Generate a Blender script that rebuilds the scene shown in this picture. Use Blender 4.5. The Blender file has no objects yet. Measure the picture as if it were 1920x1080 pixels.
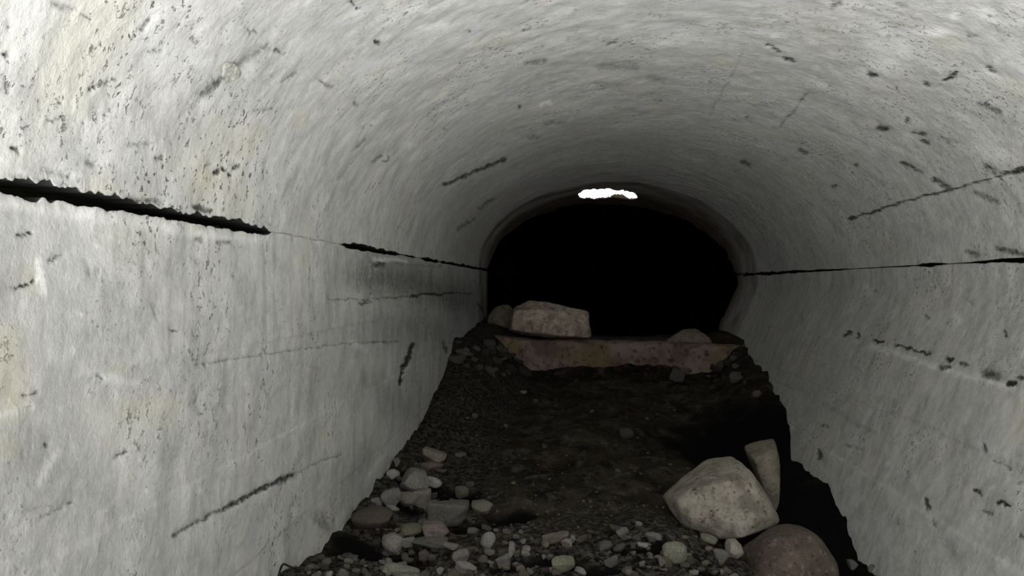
import bpy, bmesh, math, random
import numpy as np
from mathutils import Vector, Matrix

random.seed(7)
RNG = np.random.RandomState(11)
SC = bpy.context.scene
COL = SC.collection

# ------------------------------------------------------------------ measures
# camera looks straight along +Y from (0,0,CH); F is its focal length in pixels of a 1920 x 1080 frame
F, VX, VY = 1500.0, 1060.0, 532.0
UM = 4.0 / 465.0            # one section unit in metres (the tunnel is 4 m = 465 units wide)
YU = F * UM                 # distance at which one section unit spans one pixel
CH = 1.6
LW, RW = -145.0, 320.0      # left and right wall, in units from the camera axis
SPL, SPR = 25.5, 16.7       # height of the springing of the vault above the camera, left and right
RISE, HALF, MID = 150.0, 232.5, 87.5
BATTER = 0.45               # the right wall leans in towards its foot


def ground_hit(px, py):
    """where the line of sight through a photo pixel meets the tunnel floor"""
    u, v = (px - VX) / F, (VY - py) / F
    Y = np.linspace(1.2, 14, 2600)
    z = CH + v * Y
    h = floor_z(u * Y, Y)
    k = np.argmax(z < h)
    return Vector((u * Y[k], Y[k], h[k]))


# ------------------------------------------------------------------ noise
_P = RNG.permutation(4096)
_V = RNG.rand(4096) * 2 - 1


def _hash(i, j, k):
    return _V[_P[(_P[(_P[i & 4095] + j) & 4095] + k) & 4095]]


def vnoise(x, y, z):
    x, y, z = np.broadcast_arrays(np.asarray(x, float), np.asarray(y, float), np.asarray(z, float))
    i, j, k = np.floor(x).astype(int), np.floor(y).astype(int), np.floor(z).astype(int)
    fx, fy, fz = x - i, y - j, z - k
    fx, fy, fz = [t * t * (3 - 2 * t) for t in (fx, fy, fz)]
    r = 0
    for a in (0, 1):
        for b in (0, 1):
            for c in (0, 1):
                w = (fx if a else 1 - fx) * (fy if b else 1 - fy) * (fz if c else 1 - fz)
                r = r + w * _hash(i + a, j + b, k + c)
    return r


def fbm(x, y, z, o=4):
    r, s, f = 0, 1.0, 1.0
    for n in range(o):
        r = r + s * vnoise(x * f + 17.3 * n, y * f + 5.1 * n, z * f + 9.7 * n)
        s *= .5
        f *= 2.03
    return r


def sstep(e0, e1, x):
    t = np.clip((x - e0) / (e1 - e0), 0, 1)
    return t * t * (3 - 2 * t)


# ------------------------------------------------------------------ object helpers
def tag(o, label=None, cat=None, group=None, kind=None):
    if label: o['label'] = label
    if cat: o['category'] = cat
    if group: o['group'] = group
    if kind: o['kind'] = kind
    return o


def link_mesh(name, verts, faces, mat, smooth=True, attrs=None, parent=None):
    me = bpy.data.meshes.new(name)
    me.from_pydata([tuple(v) for v in verts], [], [tuple(f) for f in faces])
    me.update()
    if attrs:
        for k, arr in attrs.items():
            at = me.attributes.new(k, 'FLOAT', 'POINT')
            at.data.foreach_set('value', np.ascontiguousarray(arr, dtype=np.float32))
    if smooth:
        me.polygons.foreach_set('use_smooth', np.ones(len(me.polygons), dtype=bool))
    me.materials.append(mat)
    o = bpy.data.objects.new(name, me)
    COL.objects.link(o)
    if parent: o.parent = parent
    return o


def grid_faces(nr, nc, flip=False, keep=None):
    r = np.arange(nr - 1)[:, None] * nc + np.arange(nc - 1)[None, :]
    q = np.stack([r, r + 1, r + nc + 1, r + nc], -1)
    if flip: q = q[..., ::-1]
    q = q.reshape(-1, 4)
    if keep is not None: q = q[keep.reshape(-1)]
    return q.tolist()


# ------------------------------------------------------------------ materials
def new_mat(name):
    m = bpy.data.materials.new(name)
    m.use_nodes = True
    nt = m.node_tree
    nt.nodes.clear()
    out = nt.nodes.new('ShaderNodeOutputMaterial')
    b = nt.nodes.new('ShaderNodeBsdfPrincipled')
    nt.links.new(b.outputs[0], out.inputs[0])
    return m, nt, b


class NB:
    def __init__(s, nt):
        s.nt = nt
        s.tc = nt.nodes.new('ShaderNodeTexCoord')

    def val(s, x, sock):
        if isinstance(x, (int, float)): sock.default_value = x
        elif isinstance(x, (tuple, list)): sock.default_value = tuple(x) if len(x) == 4 or sock.type == 'VECTOR' else (*x, 1)
        else: s.nt.links.new(x, sock)

    def vec(s, scale=(1, 1, 1), loc=(0, 0, 0)):
        n = s.nt.nodes.new('ShaderNodeMapping')
        n.inputs['Scale'].default_value = scale
        n.inputs['Location'].default_value = loc
        s.nt.links.new(s.tc.outputs['Object'], n.inputs['Vector'])
        return n.outputs[0]

    def noise(s, scale, detail=5, rough=.55, vec=None, dist=0.):
        n = s.nt.nodes.new('ShaderNodeTexNoise')
        n.inputs['Scale'].default_value = scale
        n.inputs['Detail'].default_value = detail
        n.inputs['Roughness'].default_value = rough
        n.inputs['Distortion'].default_value = dist
        s.nt.links.new(vec if vec is not None else s.tc.outputs['Object'], n.inputs['Vector'])
        return n.outputs[0]

    def voro(s, scale, vec=None, feature='F1'):
        n = s.nt.nodes.new('ShaderNodeTexVoronoi')
        n.feature = feature
        n.inputs['Scale'].default_value = scale
        s.nt.links.new(vec if vec is not None else s.tc.outputs['Object'], n.inputs['Vector'])
        return n

    def ramp(s, x, lo, hi, a=0., b=1.):
        n = s.nt.nodes.new('ShaderNodeMapRange')
        n.interpolation_type = 'SMOOTHSTEP'
        s.val(x, n.inputs[0])
        n.inputs[1].default_value = lo
        n.inputs[2].default_value = hi
        n.inputs[3].default_value = a
        n.inputs[4].default_value = b
        return n.outputs[0]

    def math(s, op, a, b=0.):
        n = s.nt.nodes.new('ShaderNodeMath')
        n.operation = op
        s.val(a, n.inputs[0])
        s.val(b, n.inputs[1])
        return n.outputs[0]

    def mix(s, f, a, b, mode='MIX'):
        n = s.nt.nodes.new('ShaderNodeMix')
        n.data_type = 'RGBA'
        n.blend_type = mode
        s.val(f, n.inputs[0])
        s.val(a, n.inputs[6])
        s.val(b, n.inputs[7])
        return n.outputs[2]

    def attr(s, name):
        n = s.nt.nodes.new('ShaderNodeAttribute')
        n.attribute_name = name
        return n.outputs['Fac']

    def bump(s, h, strength, dist, normal=None):
        n = s.nt.nodes.new('ShaderNodeBump')
        n.inputs['Strength'].default_value = strength
        n.inputs['Distance'].default_value = dist
        s.val(h, n.inputs['Height'])
        if normal is not None: s.nt.links.new(normal, n.inputs['Normal'])
        return n.outputs[0]


def concrete(name, streaks):
    m, nt, b = new_mat(name)
    k = NB(nt)
    big = k.noise(1.1, 5, .6)
    mid = k.noise(7, 6, .65)
    c = k.mix(k.ramp(big, .32, .68), (.44, .44, .415), (.56, .56, .54))
    c = k.mix(k.ramp(mid, .35, .72, 0, .7), c, (.33, .33, .32))
    c = k.mix(k.ramp(k.noise(20, 6, .75, vec=k.vec(loc=(6, 6, 6))), .42, .68, 0, .5), c, (.62, .62, .60))
    c = k.mix(k.ramp(k.noise(2.3, 3), .52, .72, 0, .45), c, (.55, .53, .44))       # faint ochre bloom
    c = k.mix(k.ramp(k.noise(2.9, 3, vec=k.vec(loc=(4, 7, 2))), .55, .75, 0, .5), c, (.47, .47, .50))
    if streaks:                                                                      # water runs down the wall
        st = k.noise(9, 4, .6, vec=k.vec((1, 1, .1)))
        c = k.mix(k.ramp(st, .5, .78, 0, .6), c, (.27, .27, .26))
        st2 = k.noise(14, 3, .6, vec=k.vec((1, 1, .12), (3, 1, 0)))
        c = k.mix(k.ramp(st2, .55, .8, 0, .4), c, (.62, .62, .60))
    else:
        st = k.noise(7, 5, .65, vec=k.vec((.8, 2.6, .8)))
        c = k.mix(k.ramp(st, .52, .8, 0, .6), c, (.24, .24, .23))
    # pits and blow holes
    dens = k.ramp(k.noise(2.2, 3), .47, .7)
    pv = k.noise(34, 4, .7, dist=.25)
    pits = k.math('MULTIPLY', k.ramp(pv, .59, .66), dens)
    c = k.mix(k.math('MULTIPLY', pits, .85), c, (.06, .058, .052))
    fine = k.math('MULTIPLY', k.ramp(k.noise(75, 2, .5), .60, .72), k.ramp(k.noise(3.1, 3, vec=k.vec(loc=(1, 2, 8))), .42, .65))
    c = k.mix(k.math('MULTIPLY', fine, .65), c, (.12, .12, .11))
    fleck = k.math('MULTIPLY', k.ramp(k.noise(34, 3, .6, vec=k.vec(loc=(9, 3, 1))), .66, .76), k.ramp(k.noise(2.7, 3, vec=k.vec(loc=(2, 5, 3))), .45, .65))
    c = k.mix(k.math('MULTIPLY', fleck, .7), c, (.78, .78, .75))
    # marks with a place of their own
    c = k.mix(k.attr('ochre'), c, (.56, .52, .38))
    c = k.mix(k.math('MULTIPLY', k.attr('damp'), k.ramp(k.noise(6, 5, .7), .3, .6, .55, 1)), c, (.19, .19, .182))  # damp bay and the other broad dark patches
    c = k.mix(k.attr('pale'), c, (.74, .74, .72))
    c = k.mix(k.attr('rust_and_shade'), c, k.mix(k.ramp(k.noise(3.5, 4), .35, .65), (.075, .055, .035), (.13, .10, .08)))
    edge = k.math('ADD', k.attr('stain_and_shade'), k.math('MULTIPLY', k.math('SUBTRACT', k.noise(38, 5, .75), .52), 1.5))
    sfac = k.math('MULTIPLY', k.ramp(k.attr('stain_and_shade'), .03, .5), k.ramp(edge, -.1, .85))
    sfac = k.math('MAXIMUM', sfac, k.ramp(k.attr('stain_and_shade'), .85, 1.2))
    c = k.mix(sfac, c, (.03, .03, .027))
    nt.links.new(c, b.inputs['Base Color'])
    b.inputs['Roughness'].default_value = .92
    b.inputs['Specular IOR Level'].default_value = .2
    n1 = k.bump(k.noise(11, 6, .65), .35, .03)
    n2 = k.bump(pits, .8, -.02, n1)
    n3 = k.bump(k.noise(60, 4, .7), .35, .008, n2)
    nt.links.new(n3, b.inputs['Normal'])
    return m


M_WALL = concrete('cast concrete of the walls', True)
M_VAULT = concrete('cast concrete of the vault', False)


def simple(name, c1, c2, scale, rough=.9, bump=.4, spec=.2, dist=.02):
    m, nt, b = new_mat(name)
    k = NB(nt)
    c = k.mix(k.ramp(k.noise(scale, 6, .65), .3, .7), c1, c2)
    nt.links.new(c, b.inputs['Base Color'])
    b.inputs['Roughness'].default_value = rough
    b.inputs['Specular IOR Level'].default_value = spec
    nt.links.new(k.bump(k.noise(scale * 3, 6, .7), bump, dist), b.inputs['Normal'])
    return m


M_BORE = simple('rock of the far bore with darkness painted in', (.0012, .0012, .0012), (.003, .0028, .0026), 1.5, rough=1., spec=0.)  # near-black colour stands in for the darkness of the unlit bore
M_RECESS = simple('painted shade in the open joint', (.006, .006, .004), (.03, .028, .012), 14)  # dark colour paints the shade deep in the joint
M_WIRE = simple('black wire', (.01, .01, .01), (.02, .02, .02), 30, rough=.6)


def silt_mat():
    m, nt, b = new_mat('damp silt')
    k = NB(nt)
    c = k.mix(k.ramp(k.noise(2.4, 6, .65), .32, .68), (.010, .008, .0055), (.05, .042, .030))
    c = k.mix(k.ramp(k.noise(4.1, 4, vec=k.vec(loc=(3, 3, 3))), .55, .7, 0, .8), c, (.040, .037, .016))
    c = k.mix(k.ramp(k.noise(3.3, 4, vec=k.vec(loc=(8, 1, 3))), .56, .72, 0, .8), c, (.050, .030, .025))
    c = k.mix(k.ramp(k.noise(24, 5, .7), .56, .72, 0, .8), c, (.085, .075, .06))
    c = k.mix(k.ramp(k.noise(5.5, 6, .7, vec=k.vec(loc=(1, 4, 4))), .5, .66, 0, .85), c, (.085, .078, .062))
    c = k.mix(k.ramp(k.noise(7, 6, .72, vec=k.vec(loc=(7, 4, 1))), .52, .62, 0, .9), c, (.008, .007, .005))
    c = k.mix(k.attr('gravelly'), c, k.mix(k.ramp(k.noise(30, 5, .7), .42, .62), (.005, .0045, .004), (.085, .078, .066)))
    c = k.mix(k.attr('floor_shade'), c, (.0025, .0025, .0025))  # near-black shade painted into the silt colour
    nt.links.new(c, b.inputs['Base Color'])
    b.inputs['Roughness'].default_value = .9
    b.inputs['Specular IOR Level'].default_value = .08
    n1 = k.bump(k.noise(9, 6, .7), .8, .06)
    n2 = k.bump(k.noise(45, 5, .7), .7, .02, n1)
    nt.links.new(n2, b.inputs['Normal'])
    return m


M_SILT = silt_mat()


def stone_mat():
    m, nt, b = new_mat('weathered stone')
    k = NB(nt)
    oi = nt.nodes.new('ShaderNodeObjectInfo')
    c = oi.outputs['Color']
    sp = 2.2
    c = k.mix(k.ramp(k.noise(9, 6, .65), .38, .66), c, k.mix(.6, c, (.06, .054, .042)), 'MIX')
    c = k.mix(k.ramp(k.noise(sp, 4, .6, vec=k.vec(loc=(2, 2, 7))), .42, .62, 0, .5), c, k.mix(.6, c, (.12, .105, .075)))
    c = k.mix(k.ramp(k.noise(5, 4, vec=k.vec(loc=(5, 2, 1))), .5, .7, 0, .5), c, k.mix(.5, c, (.27, .20, .16)))
    c = k.mix(k.ramp(k.noise(30, 4, .7), .52, .68, 0, .7), c, k.mix(.5, c, (.36, .35, .32)))
    c = k.mix(k.ramp(k.noise(26, 5, .75, vec=k.vec(loc=(1, 9, 1))), .55, .66, 0, .8), c, (.03, .027, .02))
    nt.links.new(c, b.inputs['Base Color'])
    b.inputs['Roughness'].default_value = .85
    b.inputs['Specular IOR Level'].default_value = .25
    n1 = k.bump(k.noise(12, 7, .75), .9, .05)
    nt.links.new(k.bump(k.noise(60, 5, .7), .8, .014, n1), b.inputs['Normal'])
    return m


M_STONE = stone_mat()


def sill_mat():
    m, nt, b = new_mat('red stained concrete')
    k = NB(nt)
    c = k.mix(k.ramp(k.noise(3, 5), .35, .65), (.17, .115, .098), (.30, .225, .195))
    c = k.mix(k.ramp(k.noise(2.2, 4, vec=k.vec(loc=(3, 6, 1))), .52, .66, 0, .8), c, (.21, .17, .085))
    c = k.mix(k.ramp(k.noise(13, 6, .7), .5, .68, 0, .85), c, (.05, .025, .02))
    nt.links.new(c, b.inputs['Base Color'])
    b.inputs['Roughness'].default_value = .9
    b.inputs['Specular IOR Level'].default_value = .15
    nt.links.new(k.bump(k.noise(12, 6, .7), .7, .05), b.inputs['Normal'])
    return m


M_SILL = sill_mat()

# ------------------------------------------------------------------ marks on the concrete: (points, half width, strength)
VAULT_STAIN = [
    ([(382, 178), (412, 150)], 10, .6), ([(415, 152), (450, 128)], 16, .3), ([(445, 122), (475, 106), (505, 86)], 12, .42), ([(340, 215), (380, 180)], 8, .25),
    ([(404, 326), (408, 322)], 5, 1), ([(418, 318)], 5, .9), ([(428, 328)], 4, .9), ([(440, 316), (447, 311)], 4, .9), ([(395, 308)], 6, .5),
    ([(832, 346), (870, 330), (905, 316), (948, 298)], 4, .75), ([(880, 328), (920, 310)], 5, .5), ([(780, 378), (830, 345)], 4, .3),
    ([(990, 258), (1010, 255)], 5, .4), ([(1020, 232), (1060, 226)], 4, .4), ([(900, 390), (925, 372)], 4, .5), ([(860, 430), (890, 410)], 5, .45),
    ([(1392, 95), (1375, 140), (1352, 175), (1330, 215)], 4, .35), ([(1436, 5), (1420, 55), (1405, 75)], 5, .25),
    ([(1512, 178), (1490, 205), (1462, 238)], 3.5, .45), ([(1535, 145), (1512, 178)], 4, .2),
    ([(1590, 412), (1640, 396), (1700, 376), (1790, 354), (1850, 335), (1920, 313)], 2.6, .8), ([(1890, 325), (1920, 318)], 5, .9),
    ([(1770, 152), (1792, 138)], 4, .9), ([(1755, 162), (1770, 152)], 3, .4), ([(1870, 85), (1885, 70)], 5, .35),
    ([(1440, 85), (1462, 98)], 3, .75), ([(1467, 111), (1488, 118)], 3.5, .9), ([(1628, 138), (1640, 144)], 5, .8), ([(1735, 155), (1742, 158)], 5, .8),
    ([(1646, 240), (1664, 243)], 6, .8), ([(1500, 283), (1512, 289)], 6, .6), ([(1390, 303), (1405, 311)], 5, .6),
    ([(1690, 303), (1728, 323)], 5, .7), ([(1752, 335), (1784, 356)], 6, .7), ([(1715, 248), (1735, 250)], 5, .7), ([(1730, 264), (1740, 267)], 5, .8),
    ([(1765, 255), (1785, 268)], 4, .5), ([(1835, 192), (1872, 210)], 7, .55), ([(1850, 310), (1868, 322)], 9, .55), ([(1605, 308)], 6, .7), ([(1563, 350)], 5, .7),
    ([(1703, 222)], 5, .7), ([(1849, 126), (1862, 135)], 4, .7), ([(1680, 8), (1700, 10)], 7, .4), ([(1560, 12), (1575, 5)], 8, .5), ([(1400, 222)], 4, .6),
    ([(1560, 0), (1574, 3)], 6, .4), ([(1815, 65), (1835, 72)], 4, .5),
    ([(705, 80), (712, 82)], 4, .9), ([(995, 35)], 4, .7), ([(980, 60), (992, 58)], 3, .5), ([(874, 57), (884, 62)], 4, .5),
    ([(985, 118), (1020, 114)], 8, .45), ([(1130, 128), (1190, 128)], 16, .35), ([(1140, 83), (1155, 82)], 4, .6), ([(1215, 146), (1245, 152)], 8, .35),
    ([(1120, 160), (1160, 162)], 10, .3), ([(975, 200)], 5, .6), ([(835, 243)], 5, .5), ([(665, 195)], 6, .6),
    ([(800, 45), (830, 60)], 4, .25), ([(660, 5), (682, 26)], 2.5, .7), ([(460, 48), (472, 64), (484, 62)], 3, .6), ([(285, 38), (268, 55)], 5, .55),
    ([(155, 28), (170, 36)], 5, .5), ([(100, 8), (138, 18)], 8, .45), ([(22, 50)], 6, .6), ([(0, 103), (12, 104)], 6, .6), ([(5, 158), (18, 162)], 5, .5),
    ([(165, 168), (180, 160)], 4, .75), ([(200, 157), (220, 151)], 4, .6), ([(108, 192), (136, 196)], 4, .6), ([(170, 212), (198, 218)], 3, .6),
    ([(88, 228), (112, 222)], 4, .5), ([(155, 230)], 4, .6), ([(22, 278), (34, 284)], 5, .7), ([(290, 95), (302, 99)], 4, .6), ([(250, 70), (300, 100)], 6, .2),
    ([(240, 272), (275, 270)], 8, .4), ([(290, 297), (302, 296)], 4, .7), ([(165, 303), (178, 312)], 7, .5), ([(80, 318), (130, 330)], 8, .35),
    ([(530, 155), (562, 138)], 4, .5), ([(600, 150), (622, 165)], 5, .45), ([(520, 95), (536, 103)], 4, .6), ([(480, 210), (512, 205)], 4, .45),
    ([(240, 375), (300, 378)], 8, .5), ([(365, 388), (395, 396)], 7, .7), ([(20, 330), (120, 345)], 8, .3), ([(620, 340), (640, 330)], 5, .3),
    ([(697, 305), (715, 290)], 5, .5), ([(668, 275), (685, 260)], 4, .5), ([(1640, 330), (1700, 380)], 14, .22), ([(1780, 400), (1850, 440)], 16, .25),
    ([(1880, 340), (1915, 400)], 12, .3), ([(1840, 205), (1900, 230)], 16, .25), ([(1700, 420), (1760, 450)], 10, .25), ([(1830, 360), (1870, 380)], 8, .5),
    ([(1810, 470), (1830, 480)], 7, .5), ([(1870, 465), (1918, 478)], 7, .6), ([(1560, 420), (1580, 440)], 6, .3),
]
VAULT_PALE = [([(1640, 85), (1690, 95), (1650, 125)], 24, .6), ([(1790, 28)], 9, .8), ([(1730, 62), (1775, 60)], 8, .7), ([(1450, 68)], 6, .6), ([(1870, 115)], 7, .7),
              ([(1014, 196), (1032, 193)], 5, .9), ([(880, 104), (900, 100)], 5, .6), ([(0, 355), (100, 372)], 12, .3), ([(790, 50), (830, 48)], 8, .4),
              ([(765, 275), (775, 268)], 5, .7), ([(1835, 270), (1870, 290)], 14, .4), ([(1140, 12), (1165, 8)], 12, .3), ([(60, 350), (100, 350)], 8, .6),
              ([(370, 120), (390, 112)], 9, .5), ([(440, 295), (445, 300)], 6, .5), ([(1700, 255)], 12, .3)]
VAULT_OCHRE = [([(480, 250), (455, 280)], 22, .35), ([(385, 335)], 25, .4), ([(560, 225)], 15, .35), ([(190, 355)], 25, .35), ([(90, 110), (200, 130)], 60, .12), ([(1540, 60)], 50, .15)]
LEFT_STAIN = [
    ([(360, 685), (450, 672), (560, 655), (640, 645), (750, 640)], 2.6, .42),
    ([(330, 1006), (400, 966), (425, 955)], 4, .55), ([(425, 955), (480, 925), (520, 905), (552, 890)], 5.5, .75), ([(530, 905), (555, 892)], 10, .4), ([(556, 888), (640, 850)], 3, .4),
    ([(250, 880), (400, 840)], 3, .22), ([(10, 965), (140, 940)], 4, .3), ([(80, 968), (140, 942)], 4, .45),
    ([(772, 645), (764, 672), (757, 690)], 4.5, .95), ([(755, 695), (750, 720)], 3.5, .9),
    ([(620, 562), (690, 562), (780, 555)], 2.5, .5), ([(770, 556), (800, 552), (850, 551)], 2.6, .9), ([(850, 550), (886, 549)], 2, .6),
    ([(697, 490), (694, 530), (692, 570)], 3.5, .45), ([(675, 570), (692, 566)], 3.5, .55), ([(690, 600), (690, 700), (686, 800), (684, 900)], 4, .2), ([(650, 470), (648, 560)], 3.5, .22),
    ([(365, 750), (372, 775)], 9, .35), ([(392, 790), (386, 840)], 6, .3), ([(372, 745), (380, 720)], 6, .3), ([(500, 735), (510, 760)], 9, .25), ([(470, 740), (500, 730)], 8, .15),
    ([(28, 542), (48, 537), (62, 525)], 3, .85), ([(35, 440), (58, 438)], 4.5, .8), ([(90, 490), (118, 478)], 4, .6), ([(160, 495), (165, 520)], 7, .35), ([(180, 505), (178, 525)], 5, .35),
    ([(285, 570), (290, 590)], 6, .35), ([(320, 620), (328, 622)], 4, .7), ([(435, 518)], 4, .6), ([(290, 575)], 8, .3),
    ([(222, 858), (238, 846)], 3.5, .75), ([(92, 838), (96, 832)], 4, .8), ([(44, 850)], 4, .5), ([(20, 866)], 4, .5), ([(48, 742), (72, 736)], 4, .6), ([(40, 768), (60, 762)], 4, .4),
    ([(185, 702), (192, 710)], 5, .5), ([(150, 690)], 4, .3), ([(370, 450), (378, 450)], 6, .5), ([(405, 456), (425, 456)], 7, .5),
    ([(598, 970), (612, 990)], 16, .4), ([(640, 960), (650, 930)], 8, .2), ([(190, 1020), (192, 1030)], 6, .35), ([(32, 1066)], 5, .5), ([(425, 900)], 5, .4), ([(135, 945)], 4, .5),
    ([(590, 700), (600, 720)], 18, .18), ([(600, 800), (590, 830)], 16, .22), ([(680, 700), (690, 730)], 12, .25), ([(540, 790), (525, 820)], 12, .2), ([(560, 850), (540, 870)], 14, .15),
    ([(705, 496), (720, 496)], 6, .7), ([(735, 494), (830, 500)], 4, .35), ([(815, 590), (820, 640)], 8, .2), ([(780, 600), (700, 610)], 14, .15), ([(630, 500), (690, 520)], 15, .15),
    ([(680, 520), (780, 530), (860, 560)], 40, .38), ([(720, 600), (820, 620)], 40, .25), ([(700, 720), (760, 760)], 40, .2), ([(830, 640), (838, 660)], 5, .6), ([(895, 570), (905, 585)], 4, .6), ([(700, 640), (690, 660)], 7, .2), ([(150, 440), (300, 470)], 9, .12), ([(350, 470), (400, 520)], 9, .18), ([(310, 510), (345, 520)], 7, .2),
]
LEFT_PALE = [([(0, 378), (120, 400), (250, 418), (420, 445), (500, 450)], 10, .45), ([(70, 490), (80, 545)], 8, .7), ([(180, 460)], 6, .8), ([(150, 590)], 5, .6),
             ([(695, 498), (690, 520)], 3, .6), ([(700, 486), (760, 490)], 3.5, .6), ([(660, 640), (680, 655)], 7, .35), ([(175, 700), (250, 720)], 10, .4), ([(110, 850), (70, 905)], 8, .35),
             ([(135, 660)], 6, .6), ([(30, 770)], 9, .4), ([(380, 920)], 6, .6), ([(0, 780), (60, 760)], 6, .3), ([(740, 820), (690, 900)], 4, .35)]
LEFT_OCHRE = [([(10, 640), (25, 760)], 34, .5), ([(10, 840)], 30, .35), ([(240, 770), (320, 765)], 28, .32), ([(50, 520)], 30, .3), ([(220, 690)], 18, .25), ([(200, 830)], 14, .3), ([(560, 490)], 12, .3)]
RIGHT_STAIN = [
    ([(1584, 627), (1592, 624)], 4, .8), ([(1607, 622), (1607, 634)], 3, .7), ([(1635, 640), (1655, 641)], 3.5, .95), ([(1678, 648), (1720, 658), (1745, 666)], 2.6, .75), ([(1773, 672), (1782, 673)], 5, 1),
    ([(1763, 690), (1780, 688)], 6, .6), ([(1800, 682), (1812, 685)], 6, .6), ([(1845, 700), (1870, 705)], 11, .6), ([(1888, 719), (1902, 720)], 6, 1), ([(1910, 708), (1920, 710)], 4, .7),
    ([(1600, 640), (1680, 655), (1760, 685), (1850, 712), (1920, 725)], 8, .16),
    ([(1545, 757), (1600, 790), (1640, 810)], 8, .3), ([(1455, 715), (1510, 735)], 5, .3), ([(1600, 800), (1680, 835)], 10, .18),
    ([(1537, 845), (1540, 860)], 5, .7), ([(1543, 797), (1550, 800)], 4, .5), ([(1590, 835), (1615, 845)], 6, .35), ([(1622, 935), (1700, 985)], 8, .16), ([(1590, 885), (1650, 960)], 20, .15),
    ([(1738, 935), (1742, 955)], 4, .75), ([(1750, 975), (1752, 985)], 5, .45), ([(1830, 920), (1838, 924)], 5, .8), ([(1870, 940), (1890, 948)], 4.5, .8), ([(1843, 958), (1858, 965)], 4, .55),
    ([(1770, 1015), (1790, 1040)], 15, .32), ([(1745, 1010), (1755, 1030)], 7, .25), ([(1845, 835), (1848, 845)], 5, .6), ([(1860, 862), (1895, 880)], 3, .5), ([(1910, 1005), (1915, 1008)], 5, .6),
    ([(1700, 785), (1760, 805)], 7, .25), ([(1640, 742), (1660, 760)], 8, .18), ([(1880, 620), (1884, 632)], 4, .7), ([(1735, 592), (1740, 596)], 5, .5), ([(1640, 545)], 5, .4), ([(1812, 560), (1820, 570)], 6, .35),
    ([(1600, 690), (1630, 705)], 12, .2), ([(1425, 620), (1440, 650)], 10, .2), ([(1860, 590), (1870, 620)], 14, .18), ([(1685, 975), (1688, 985)], 4, .4), ([(1500, 590), (1505, 600)], 5, .3),
    ([(1690, 560), (1690, 700)], 5, .12), ([(1560, 540), (1555, 620)], 8, .12), ([(1730, 530), (1725, 640)], 6, .12), ([(1480, 530), (1475, 600)], 7, .14),
]
RIGHT_PALE = [([(1630, 650), (1660, 656), (1700, 668), (1760, 690), (1850, 714), (1900, 728)], 6, .7), ([(1625, 540), (1630, 550)], 7, .6), ([(1790, 595), (1795, 600)], 9, .5), ([(1880, 1060)], 7, .5),
              ([(1665, 868)], 5, .5), ([(1720, 830)], 4, .5), ([(1545, 880)], 4, .35), ([(1850, 750)], 5, .4)]
RIGHT_OCHRE = [([(1910, 760), (1915, 820)], 18, .35)]


def strokes(lst, pu, pv, amp=3.5):
    """strength of a list of marks at every vertex; amp roughens the edge of the marks"""
    px, py = pu + VX, VY - pv
    jx = fbm(px / 7, py / 7, 3.3, 3) * amp
    jy = fbm(px / 7, py / 7, 8.7, 3) * amp
    px, py = px + jx, py + jy
    out = np.zeros_like(px)
    for pts, w, s in lst:
        if len(pts) == 1: pts = [pts[0], (pts[0][0] + .1, pts[0][1])]
        xs, ys = [p[0] for p in pts], [p[1] for p in pts]
        sel = (px > min(xs) - 3 * w) & (px < max(xs) + 3 * w) & (py > min(ys) - 3 * w) & (py < max(ys) + 3 * w)
        if not sel.any(): continue
        qx, qy = px[sel], py[sel]
        best = np.full(qx.shape, 1e9)
        for (x0, y0), (x1, y1) in zip(pts[:-1], pts[1:]):
            dx, dy = x1 - x0, y1 - y0
            t = np.clip(((qx - x0) * dx + (qy - y0) * dy) / (dx * dx + dy * dy), 0, 1)
            best = np.minimum(best, np.hypot(qx - x0 - t * dx, qy - y0 - t * dy))
        out[sel] = np.maximum(out[sel], s * np.exp(-(best / w) ** 2))
    return out


LEFT_DARK = [([(700, 500), (780, 530), (870, 560)], 60, .75), ([(690, 620), (820, 620)], 50, .5), ([(700, 720), (760, 760)], 50, .35), ([(600, 590), (620, 700)], 45, .25), ([(690, 850), (650, 930)], 30, .3), ([(0, 500), (60, 620), (40, 900)], 110, .35)]  # damp bay farther in, and a broad dark band on the nearest wall

# ------------------------------------------------------------------ open joints along the springing
def prof(xs, ys, x):
    return np.interp(x, xs, ys)


def joint_left(a):
    """half width of the open joint, in units, against nearness a = YU / distance"""
    x = VX + LW * a
    g = prof([-400, 0, 300, 497, 508, 640, 652, 668, 700, 742, 748, 775, 780, 788, 800, 818, 824, 828, 860, 915],
             [2.7, 2.5, 2.2, 2.2, 0, 0, 1.6, 2.2, 1.8, 1.6, .4, 1.0, 0, .2, 2.2, 2.2, .3, 1.4, 1.9, 2.4], x)
    return g


def joint_right(a):
    x = VX + RW * a
    g = prof([1340, 1380, 1460, 1500, 1530, 1600, 1660, 1720, 1730, 1765, 1775, 1820, 1850, 1920, 2100],
             [2.6, 2.6, 2.2, 1.5, 1.2, .3, .3, .5, 1.4, 1.4, .2, .5, 1.0, 1.7, 1.9], x)
    return g


def jag(a, seed):
    y = YU / np.maximum(a, .05)
    return fbm(np.log(np.maximum(y, .05)) * 60, seed, .5, 4)


A_END_W, A_END_C = 1.0, .872    # nearness at which the concrete lining stops, at the walls and at the crown
A_RING = 1.13


def a_rows(end, n_far, n_near):
    """rows, far to near: fine near the end of the lining, even steps in 1/distance, then out to the mouth behind the camera"""
    r = np.concatenate([np.linspace(end, 1.35, n_far, endpoint=False), np.linspace(1.35, 8.2, n_near)])
    return r


MOUTH_Y = [1.3, 1.0, .7, .4]


def undulate(X, Y, Z):
    return .012 * fbm(X * 1.3, Y * 1.3, Z * 1.3, 4) + .004 * fbm(X * 9, Y * 9, Z * 9, 3)


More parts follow.
